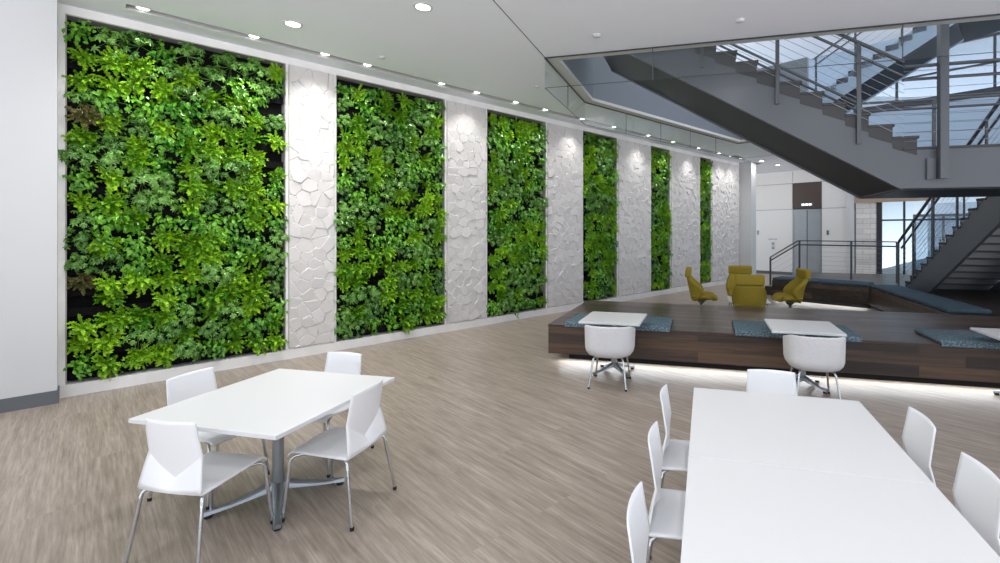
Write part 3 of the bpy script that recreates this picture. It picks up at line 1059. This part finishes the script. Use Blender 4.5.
for k in range(14): m.box(.52, 1.13, -.05, -.02, 6.65 + k * .138, 6.71 + k * .138)
m.build('slat', M['base_grey'], h)

# ------------------------------------------------------------------ wooden platform, L bench and deck
PH, PB = .55, .13
PC = Vector((-.495, 6.86, 0))
plat = thing('seating_platform', 'long dark wood seating platform with a lit recess under its front', 'platform', PC, RZU)
PL, PD = 9.5, 2.43
m = MB(); m.box(0, PL, .0, PD, PH - .035, PH, bevel=.004); m.build('top', M['platwood'], plat)
m = MB(); m.box(.004, PL, .004, .04, PB, PH - .036); m.box(.004, .04, .04, PD - .004, PB, PH - .036); m.box(.04, PL, PD - .04, PD - .004, PB, PH - .036)
m.box(.04, PL, .04, PD - .04, PB, PB + .03)
m.build('face', M['facewood'], plat)
m = MB(); m.box(.25, PL, .25, PD - .25, 0, PB); m.build('plinth', M['black'], plat)
m = MB(); m.box(.25, PL, .236, .248, .09, .12); m.build('light_strip', M['led_soft'], plat)

cove = bpy.data.lights.new('cove_light', 'AREA'); cove.shape = 'RECTANGLE'; cove.size = PL - .3; cove.size_y = .1; cove.energy = 30
cove.color = (.93, .97, 1.0); cove.spread = R(170)
lo = bpy.data.objects.new('cove_lamp', cove); COL.objects.link(lo)
c = PC + V * (PL / 2) + U * .09
lo.location = (c.x, c.y, PB - .012)
lo.rotation_euler = (R(-12), 0, RZU)

C0 = Vector((6.96, 11.44, 0)); E0 = C0 - W * 2.34
Q0 = C0 - U * 3.9
# bench carcass: faces under the deck edge
deckpoly = [E0, C0, Q0, Q0 + V * 7, Vector((15, 12, 0)), Vector((14, 13.5, 0)), E0 + P * 3.4, E0 + P * 1.85]
bench = thing('platform', 'dark wood raised deck and corner bench around the lounge area', 'platform', (0, 0, 0))
m = MB(); m.prism([(p.x, p.y) for p in deckpoly], PH - .04, PH); m.build('deck', M['deckwood'], bench)
def face(a, b, mb, z0=PB, z1=PH - .041, th=.04):
    d = (b - a).normalized(); n = Vector((-d.y, d.x, 0)) * th
    mb.prism([(q.x, q.y) for q in (a, b, b + n, a + n)], z0, z1)
def inset_face(a, b, mb, z0, z1, ins, th=.04):
    d = (b - a).normalized(); n = Vector((-d.y, d.x, 0))
    face(a + n * ins, b + n * ins, mb, z0, z1, th)
m = MB(); face(E0, C0, m); m.build('face', M['facewood'], bench)
m = MB(); face(C0, Q0, m, PB); o = m.build('face', M['facewood'], bench)
m = MB(); inset_face(E0, C0, m, 0, PB, .2); m.build('plinth', M['black'], bench)
m = MB(); inset_face(C0, Q0, m, 0, PB, .2); m.build('plinth', M['black'], bench)
m = MB(); face(E0 + P * 1.85, E0, m, 0); m.build('face', M['facewood'], bench)
m = MB(); face(E0 + P * 3.4, E0 + P * 1.86, m, 0); m.build('face', M['facewood'], bench)
# light under the bench
cv = bpy.data.lights.new('cove_light', 'AREA'); cv.shape = 'RECTANGLE'; cv.size = 2.2; cv.size_y = .08; cv.energy = 7; cv.color = (.93, .97, 1.0)
lo = bpy.data.objects.new('cove_lamp', cv); COL.objects.link(lo)
c = (E0 + C0) / 2 + P * .1; lo.location = (c.x, c.y, PB - .012); lo.rotation_euler = (R(-10), 0, -GA)
# steps down beside the deck
stp = thing('deck_steps', 'short dark steps leading down from the deck beside the sloping rail', 'steps', (0, 0, 0))
for k in range(3):
    a = E0 + P * 1.0 - W * (.01 + .3 * k)
    m = MB(); q = [a, a - W * .3, a - W * .3 + P * .85, a + P * .85]
    m.prism([(p.x, p.y) for p in q], 0, .4 - .14 * k); m.build('step', M['deckwood'], stp)

gr = thing('guard_rail', 'dark cable guard rail along the deck edge, sloping down at its far end', 'railing', (0, 0, 0))
g0 = C0 + P * 1.74 + W * .28; g1 = E0 + P * 1.74 + W * .1
g0.z = g1.z = PH
rails(gr, g0, g1, 1.07, .95, [0.0, .43, .985], .001, 8, -P, cable_r=.003)
g2 = g1 - W * .84
rails(gr, g1, Vector((g2.x, g2.y, 0.02)), 1.07, .95, [1.0], -.02 + .001, 6, -P, cable_r=.003)


# seat cushions
def cushion(name, label, poly, z0, h, mat, group, rz=0.0, origin=None):
    origin = origin or Vector((0, 0, 0))
    mb = MB()
    b = bmesh.new()
    lo_ = [b.verts.new((p[0], p[1], 0)) for p in poly]; hi_ = [b.verts.new((p[0], p[1], h)) for p in poly]
    n = len(poly)
    b.faces.new(lo_[::-1]); b.faces.new(hi_)
    for i in range(n): b.faces.new((lo_[i], lo_[(i + 1) % n], hi_[(i + 1) % n], hi_[i]))
    bmesh.ops.recalc_face_normals(b, faces=b.faces)
    bmesh.ops.bevel(b, geom=b.edges[:], offset=min(.022, h * .35), segments=3, profile=.5, affect='EDGES')
    mb.add(b)
    o = mb.build(name, mat, None, True, angle=35)
    o.location = (origin.x, origin.y, z0); o.rotation_euler = (0, 0, rz)
    tag(o, label, 'cushion', group)
    return o


def lp(base, pts):
    return [(p - base).to_2d() for p in pts]


CW = .65
s1 = C0 - W * 1.13
GBN = 'cushions on the corner bench'
cushion('bench_cushion', 'blue seat cushion on the corner bench, end piece behind the mustard chair', lp(E0, [E0 + P * .02, s1 - W * .01 + P * .02, s1 - W * .01 + P * CW, E0 + P * CW]), PH + .001, .07, M['blue2'], GBN, 0, E0)
cushion('bench_cushion', 'blue seat cushion on the corner bench, in front of the guard rail', lp(C0, [s1 + P * .02, C0 - W * .02 + P * .02, C0 - W * .02 + P * CW, s1 + P * CW]), PH + .001, .07, M['blue2'], GBN, 0, C0)
s2_ = C0 - U * 1.5
cushion('bench_cushion', 'blue seat cushion at the bench corner, beside the foot of the stairs', lp(C0, [C0 + V * .02 + W * 0, s2_ + V * .02 + U * .01, s2_ + V * CW + U * .01, C0 + V * CW - U * .02]), PH + .001, .07, M['blue2'], GBN, 0, C0)
s3_ = C0 - U * 3.75
cushion('bench_cushion', 'long blue seat cushion running from the corner bench to the platform', lp(C0, [s2_ + V * .02, s3_ + V * .02, s3_ + V * CW, s2_ + V * CW]), PH + .001, .07, M['blue2'], GBN, 0, C0)

TC = [Vector((.436, 6.36, 0)), Vector((2.705, 5.788, 0)), Vector((4.974, 5.216, 0))]
CL = ['woven blue cushion draped over the platform edge under the leftmost cafe table',
      'woven blue cushion draped over the platform edge under the middle cafe table',
      'woven blue cushion draped over the platform edge under the cafe table cut by the frame']
for i, tcn in enumerate(TC):
    s = (tcn - PC).dot(V) - .02
    base = PC + V * s
    o = cushion('platform_cushion', CL[i], [(-.75, -.012), (.75, -.012), (.75, .72), (-.75, .72)], PH + .001, .05, M['blue'], 'woven cushions on the platform', RZU, base)
    # front lip folding over the edge
    m = MB(); m.box(-.745, .745, -.03, -.008, -.022, .028, bevel=.008)
    m.build('front_flap', M['blue'], o)


# ------------------------------------------------------------------ tables
def make_table(name, size, label, cat='table', arm=.4):
    t = thing(name, label, cat)
    h = .74
    m = MB(); m.box(-size / 2, size / 2, -size / 2, size / 2, h - .028, h, bevel=.003); m.build('table_top', M['laminate'], t)
    m = MB()
    e = size / 2
    m.box(-e - .001, e + .001, -e - .001, -e + .002, h - .025, h - .003); m.box(-e - .001, e + .001, e - .002, e + .001, h - .025, h - .003)
    m.box(-e - .001, -e + .002, -e, e, h - .025, h - .003); m.box(e - .002, e + .001, -e, e, h - .025, h - .003)
    m.build('edge_band', M['lam_edge'], t)
    m = MB(); m.lathe([(.038, .10), (.042, .14), (.036, .24), (.0355, h - .06), (.07, h - .045), (.09, h - .029)], 24); m.build('column', M['steel'], t, True, angle=40)
    m = MB(); m.box(-.2, .2, -.03, .03, h - .045, h - .029); m.box(-.03, .03, -.2, .2, h - .046, h - .029); m.build('top_bracket', M['frame_dark'], t)
    for k in range(4):
        a = pi / 4 + k * pi / 2
        dv = Vector((cos(a), sin(a), 0))
        m = MB()
        sd = Vector((-dv.y, dv.x, 0))
        rows = []
        for f in np.linspace(0, 1, 7):
            r = .0 + arm * f; w = .042 * (1 - f) + .022 * f; zt = .155 * (1 - f) ** 1.6 + .045 * (1 - (1 - f) ** 1.6); zb = .09 * (1 - f) + .018 * f
            c = dv * r
            rows.append([c + sd * w + zv(zb), c + sd * w * .9 + zv(zt - .012), c + sd * w * .5 + zv(zt), c - sd * w * .5 + zv(zt), c - sd * w * .9 + zv(zt - .012), c - sd * w + zv(zb), c + sd * w + zv(zb)])
        m.grid(rows); m.bm.faces.new([m.bm.verts.new(p) for p in rows[-1][:-1]])
        fo = m.build('foot', M['steel'], t, True, angle=45)
        m = MB(); c = dv * (arm - .03); m.lathe([(.022, 0.001), (.025, .006), (.025, .018), (.012, .022)], 14, (c.x, c.y)); m.build('glide', M['rubber'], fo)
    return t


lt = make_table('dining_table', 1.10, 'square white table on a steel pedestal, standing alone by the plants', arm=.42)
lt.location = (-2.15, 3.333, 0); lt.rotation_euler = (0, 0, -.224)
A2 = .257
U2 = Vector((sin(A2), cos(A2), 0)); V2_ = Vector((cos(A2), -sin(A2), 0))
EC = Vector((.833, 3.505, 0))
KIDS.update({})
b1 = dup(lt, EC + V2_ * .55 - U2 * .55, -A2, 'white table at the far half of the joined pair, beside the platform chairs', None)
b2 = dup(lt, EC + V2_ * .55 - U2 * 1.652, -A2, 'white table at the near half of the joined pair, cut by the frame', None)
for x in (lt, b1, b2): x['group'] = 'square white dining tables'
ct = make_table('cafe_table', .786, 'white cafe table at the platform, leftmost, behind the first tub chair', arm=.33)
ct.location = TC[0]; ct.rotation_euler = (0, 0, -A2)
c2t = dup(ct, TC[1], -A2, 'white cafe table at the middle of the platform, behind the second tub chair')
c3t = dup(ct, TC[2], -A2, 'white cafe table on the platform cut by the frame edge')
for x in (ct, c2t, c3t): x['group'] = 'white cafe tables along the platform'


# ------------------------------------------------------------------ white shell chairs
def make_chair(label):
    t = thing('dining_chair', label, 'chair')
    cols = np.linspace(-1, 1, 17)
    def yA(z, s): return -.185 - .16 * (z - .5) + .022 * s * s
    def zc(s): return .495 + .14 * abs(s)
    def hw(z):
        if z > .64: return .170 + (.836 - z) / .196 * .012
        f = (.64 - z) / .205
        return .182 + .036 * f
    rows = []
    def back_rows():
        out = []
        for q in range(15):                     # top down to the crease
            row = []
            f = q / 14
            for s in cols:
                zt = .836 - .004 * s * s
                z = zt + (zc(s) - zt) * f
                row.append(Vector((s * hw(z), yA(z, s), z)))
            out.append(row)
        for q in range(1, 7):                   # crease to the rear seat edge
            f = q / 6
            row = []
            for s in cols:
                z = zc(s) + (.436 - zc(s)) * f
                y0 = yA(zc(s), s)
                yb = -.232 + .012 * s * s
                row.append(Vector((s * hw(z), y0 + (yb - y0) * f ** .9, z)))
            out.append(row)
        return out
    m = MB(); m.grid(back_rows())
    b = m.build('backrest', M['plastic'], t, True, angle=14)
    md = b.modifiers.new('Solidify', 'SOLIDIFY'); md.thickness = .009; md.offset = 0
    rows = []
    prof = [(-.232, .434), (-.215, .429), (-.18, .429), (-.10, .430), (0, .431), (.08, .436), (.15, .442), (.195, .443), (.22, .438), (.236, .426), (.242, .412)]
    for y, z in prof:
        f = (y + .232) / .474
        w = .216 - .012 * f
        rows.append([Vector((s * w, y + .012 * s * s * (1 - f) - .012 * s * s * f, z + .012 * s * s * (1 - abs(2 * f - 1)) * .6)) for s in cols])
    m = MB(); m.grid(rows)
    b = m.build('seat', M['plastic'], t, True, angle=50)
    md = b.modifiers.new('Solidify', 'SOLIDIFY'); md.thickness = .009; md.offset = 0
    for sx in (-1, 1):
        for fr in (1, -1):
            if fr == 1:
                pts = [(sx * .13, .06, .418), (sx * .165, .14, .419), (sx * .19, .185, .414), (sx * .203, .205, .395), (sx * .207, .211, .36), (sx * .236, .238, .012)]
            else:
                pts = [(sx * .13, -.06, .418), (sx * .165, -.14, .419), (sx * .192, -.185, .416), (sx * .205, -.207, .40), (sx * .21, -.213, .36), (sx * .243, -.268, .012)]
            m = MB(); m.tube(pts, .0105, 10)
            lg = m.build('leg', M['chrome'], t, True, angle=60)
            m = MB(); e = pts[-1]; m.lathe([(.012, .0005), (.0135, .004), (.0135, .02), (.010, .024)], 10, (e[0], e[1])); m.build('foot_cap', M['rubber'], lg)
    m = MB()
    m.tube([(-.13, .06, .418), (-.13, -.06, .418)], .0105, 8); m.tube([(.13, .06, .418), (.13, -.06, .418)], .0105, 8)
    m.tube([(-.13, 0, .418), (.13, 0, .418)], .0105, 8)
    m.build('frame', M['chrome'], t, True, angle=60)
    return t


# left table: one chair per side
LT = Vector((-2.15, 3.333, 0)); uL = Vector((sin(.224), cos(.224), 0)); vL = Vector((cos(.224), -sin(.224), 0))
def rz_to(d):       # local +y -> d
    return math.atan2(-d.x, d.y)
GC = 'white shell chairs around the separate square table'
ch = make_chair('white shell chair at the near side of the separate table, back towards the viewer')
ch['group'] = GC
# seat rear edge seen at (-2.32, 2.655)
f1 = Vector((sin(.18), cos(.18), 0))
ch.location = Vector((-2.33, 2.645, 0)) + f1 * .232; ch.rotation_euler = (0, 0, rz_to(f1))
f4 = -Vector((cos(.17), -sin(.17), 0))
dup(ch, Vector((-1.455, 3.235, 0)) + f4 * .232, rz_to(f4), 'white shell chair at the separate table, side on, back to the room', GC)
f2 = Vector((cos(.22), -sin(.22), 0))
CH2 = Vector((-2.735, 3.50, 0))
dup(ch, CH2, rz_to(f2), 'white shell chair at the separate table, on its side nearest the widest plant panel', GC)
f3 = -uL
CH3 = Vector((-2.135, 3.925, 0))
dup(ch, CH3, rz_to(f3), 'white shell chair at the far side of the separate table, facing the viewer', GC)

GC2 = 'white shell chairs around the joined pair of tables'
def edgeL(y):  # point on the table's open-side edge at depth y
    return EC - U2 * ((EC.y - y) / U2.y)
for y, lab in ((3.08, 'white shell chair on the open floor side of the joined tables, farthest of three'),
               (2.44, 'white shell chair on the open floor side of the joined tables, middle of three'),
               (1.80, 'white shell chair on the open floor side of the joined tables, nearest of three')):
    p = edgeL(y) + V2_ * .035
    dup(ch, p, rz_to(V2_), lab, GC2)
FC = EC + V2_ * 1.10
def edgeR(y): return FC - U2 * ((FC.y - y) / U2.y)
for y, lab in ((2.76, 'white shell chair at the frame side of the joined tables, farther of the two'),
               (2.165, 'white shell chair at the frame side of the joined tables, nearer of the two')):
    p = edgeR(y) - V2_ * .03
    dup(ch, p, rz_to(-V2_), lab, GC2)
dup(ch, Vector((1.45, 3.62, 0)) - U2 * .235, rz_to(-U2), 'white shell chair at the far end of the joined tables, facing the viewer', GC2)


# ------------------------------------------------------------------ tub chairs
def make_tub(label):
    t = thing('tub_chair', label, 'chair')
    def plan(phi, k):                        # phi 0 = back centre
        x = .305 * k * math.copysign(abs(sin(phi)) ** .72, sin(phi)); y = -.29 * k * math.copysign(abs(cos(phi)) ** .72, cos(phi))
        return x, y
    phis = np.linspace(-R(138), R(138), 57)
    rows = []
    hs = [(0, .55), (.05, .72), (.22, .87), (.5, .96), (.8, .995), (1, 1.0)]
    rows_z = []
    for f, k in hs: rows_z.append((.365 + .13 * f, k))
    for q in range(1, 10):
        rows_z.append((None, q / 9))
    for z, k in rows_z:
        row = []
        for ph in phis:
            af = max(0, (abs(ph) - R(52)) / R(86)); af = af * af * (3 - 2 * af)
            top = .76 - .12 * af
            if z is None:
                zz = .495 + (top - .495) * k; kk = 1.0 + .02 * k
            else: zz = z; kk = k
            x, y = plan(ph, kk)
            row.append(Vector((x, y, zz)))
        rows.append(row)
    m = MB(); m.grid(rows)
    b = m.build('shell', M['felt'], t, True, angle=60)
    md = b.modifiers.new('Solidify', 'SOLIDIFY'); md.thickness = .035; md.offset = -1
    md.use_rim = True
    bv = b.modifiers.new('Bevel', 'BEVEL'); bv.width = .012; bv.segments = 3; bv.limit_method = 'ANGLE'; bv.angle_limit = R(50)
    m = MB()
    prof = [(.40, .375), (.70, .372), (.82, .40), (.86, .44), (.84, .475), (.7, .488), (.3, .492)]
    rr = []
    for k, z in prof:
        ring = []
        for ph in np.linspace(0, 2 * pi, 41)[:-1]:
            x, y = plan(ph, k); ring.append(m.bm.verts.new((x, y, z)))
        rr.append(ring)
    for a, c in zip(rr, rr[1:]):
        for k in range(40): m.bm.faces.new((a[k], a[(k + 1) % 40], c[(k + 1) % 40], c[k]))
    m.bm.faces.new(rr[0][::-1]); m.bm.faces.new(rr[-1])
    m.build('seat', M['felt'], t, True, angle=50)
    for sx in (-1, 1):
        for sy in (-1, 1):
            m = MB(); m.tube([(sx * .15, sy * .14, .372), (sx * .175, sy * .175, .36), (sx * .185, sy * .19, .33), (sx * .225, sy * .25, .01)], .0115, 10)
            lg = m.build('leg', M['chrome'], t, True, angle=60)
            m = MB(); m.lathe([(.013, .0005), (.014, .004), (.014, .02), (.01, .023)], 10, (sx * .225, sy * .25)); m.build('foot_cap', M['rubber'], lg)
    m = MB(); m.bar((-.15, -.14, .366), (.15, .14, .366), .02, .01); m.bar((-.15, .14, .366), (.15, -.14, .366), .02, .01); m.build('frame', M['chrome'], t)
    return t


tub = make_tub('pale grey tub chair with steel legs at the leftmost cafe table')
GT = 'pale grey tub chairs at the cafe tables'
tub['group'] = GT
tub.location = TC[0] - U2 * .485 + V2_ * .04; tub.rotation_euler = (0, 0, -.20)
dup(tub, TC[1] - U2 * .47 + V2_ * .03, -A2 + .02, 'pale grey tub chair with steel legs at the middle cafe table', GT)


# ------------------------------------------------------------------ lounge chairs and coffee table
def make_lounge(label):
    t = thing('lounge_chair', label, 'chair')
    cols = np.linspace(-1, 1, 15)
    def sheet(prof, thick, name, bev=.03):
        """prof rows: (y, z, half width, wing forward, wing power)"""
        rows = []
        for y, z, w, wing, up in prof:
            rows.append([Vector((s * w, y + wing * abs(s) ** 3, z + up * abs(s) ** 3)) for s in cols])
        m = MB(); m.grid(rows)
        b = m.build(name, M['yellow'], t, True, angle=70)
        md = b.modifiers.new('Solidify', 'SOLIDIFY'); md.thickness = thick; md.offset = 0
        bv = b.modifiers.new('Bevel', 'BEVEL'); bv.width = bev; bv.segments = 3; bv.limit_method = 'ANGLE'; bv.angle_limit = R(50)
        return b
    sheet([(-.285, .855, .255, .02, 0), (-.275, .80, .275, .06, 0), (-.26, .72, .295, .15, 0), (-.24, .62, .305, .25, 0), (-.22, .53, .30, .27, 0), (-.20, .44, .28, .20, 0), (-.185, .37, .25, .10, 0), (-.15, .33, .22, .05, 0)], .09, 'backrest', .025)
    sheet([(-.17, .365, .24, .0, .10), (-.08, .36, .26, 0, .10), (.05, .375, .28, 0, .085), (.18, .40, .28, 0, .05), (.27, .405, .265, -.03, .02), (.31, .385, .24, -.04, .0), (.32, .35, .22, -.04, 0)], .10, 'seat', .03)
    m = MB()
    mt = Matrix.Translation((0, -.29, .955)) @ Matrix.Rotation(R(-6), 4, 'X')
    m.box(-.275, .275, -.065, .065, -.105, .105, mt, .04, 3)
    m.build('headrest', M['yellow'], t, True, angle=60)
    m = MB(); m.lathe([(.03, .05), (.03, .24), (.06, .27), (.10, .30), (.10, .315)], 16); m.build('pedestal', M['steel'], t, True, angle=50)
    m = MB()
    for k in range(4):
        a = pi / 4 + k * pi / 2
        m.bar((0, 0, .06), (.3 * cos(a), .3 * sin(a), .016), .045, .022)
    m.build('base', M['steel'], t)
    return t


GL = 'mustard swivel lounge chairs around the low table'
lg = make_lounge('mustard lounge chair on the side nearest the plants, seen side on')
lg['group'] = GL
lg.location = (2.74, 10.82, 0); lg.rotation_euler = (0, 0, rz_to(V))
dup(lg, (4.66, 10.55, 0), rz_to(-V * .97 - U * .2), 'mustard lounge chair before the blue corner bench, seen side on', GL)
dup(lg, (3.80, 11.3, 0), rz_to(-U + V * -.05), 'mustard lounge chair farthest from the platform, facing the viewer', GL)
dup(lg, (3.34, 9.42, 0), rz_to(U + V * .05), 'mustard lounge chair nearest the platform, its broad back to the viewer', GL)

cf = thing('coffee_table', 'low white coffee table on thin metal legs between the lounge chairs', 'table', (3.70, 10.5, 0), RZU)
m = MB(); m.box(-.43, .43, -.43, .43, .35, .385, bevel=.015); m.build('table_top', M['laminate'], cf)
for sx in (-1, 1):
    for sy in (-1, 1):
        m = MB(); m.tube([(sx * .36, sy * .36, .35), (sx * .40, sy * .40, .001)], .012, 8); m.build('leg', M['chrome'], cf, True, angle=60)
m = MB(); m.bar((-.37, -.37, .335), (.37, -.37, .335), .02, .02); m.bar((-.37, .37, .335), (.37, .37, .335), .02, .02)
m.bar((-.37, -.37, .335), (-.37, .37, .335), .02, .02); m.bar((.37, -.37, .335), (.37, .37, .335), .02, .02); m.build('frame', M['chrome'], cf)

# ------------------------------------------------------------------ light and view
w = bpy.data.worlds.new('world'); S.world = w; w.use_nodes = True
nt = w.node_tree
bg = nt.nodes['Background']
# daylight outside: pale sky above, unseen bright ground added below to lift the ceiling
tc = nt.nodes.new('ShaderNodeTexCoord'); sx = nt.nodes.new('ShaderNodeSeparateXYZ')
nt.links.new(tc.outputs['Generated'], sx.inputs[0])
rp = nt.nodes.new('ShaderNodeValToRGB')
rp.color_ramp.elements[0].position = .46; rp.color_ramp.elements[0].color = (2.35, 2.35, 2.48, 1)
rp.color_ramp.elements[1].position = .54; rp.color_ramp.elements[1].color = (.64, .71, .78, 1)
mr = nt.nodes.new('ShaderNodeMapRange'); mr.inputs['From Min'].default_value = -1
nt.links.new(sx.outputs['Z'], mr.inputs['Value'])
nt.links.new(mr.outputs[0], rp.inputs['Fac'])
nt.links.new(rp.outputs['Color'], bg.inputs['Color'])
bg.inputs['Strength'].default_value = 1.68

S.view_settings.view_transform = 'Standard'
S.view_settings.look = 'None'
S.view_settings.exposure = -0.1
S.view_settings.gamma = 1.0
S.view_settings.use_curve_mapping = False
S.cycles.use_denoising = True
S.cycles.max_bounces = 8
S.cycles.diffuse_bounces = 4
S.cycles.transparent_max_bounces = 24
S.cycles.sample_clamp_indirect = 6.0
S.cycles.caustics_reflective = False
S.cycles.caustics_refractive = False
bpy.context.view_layer.update()
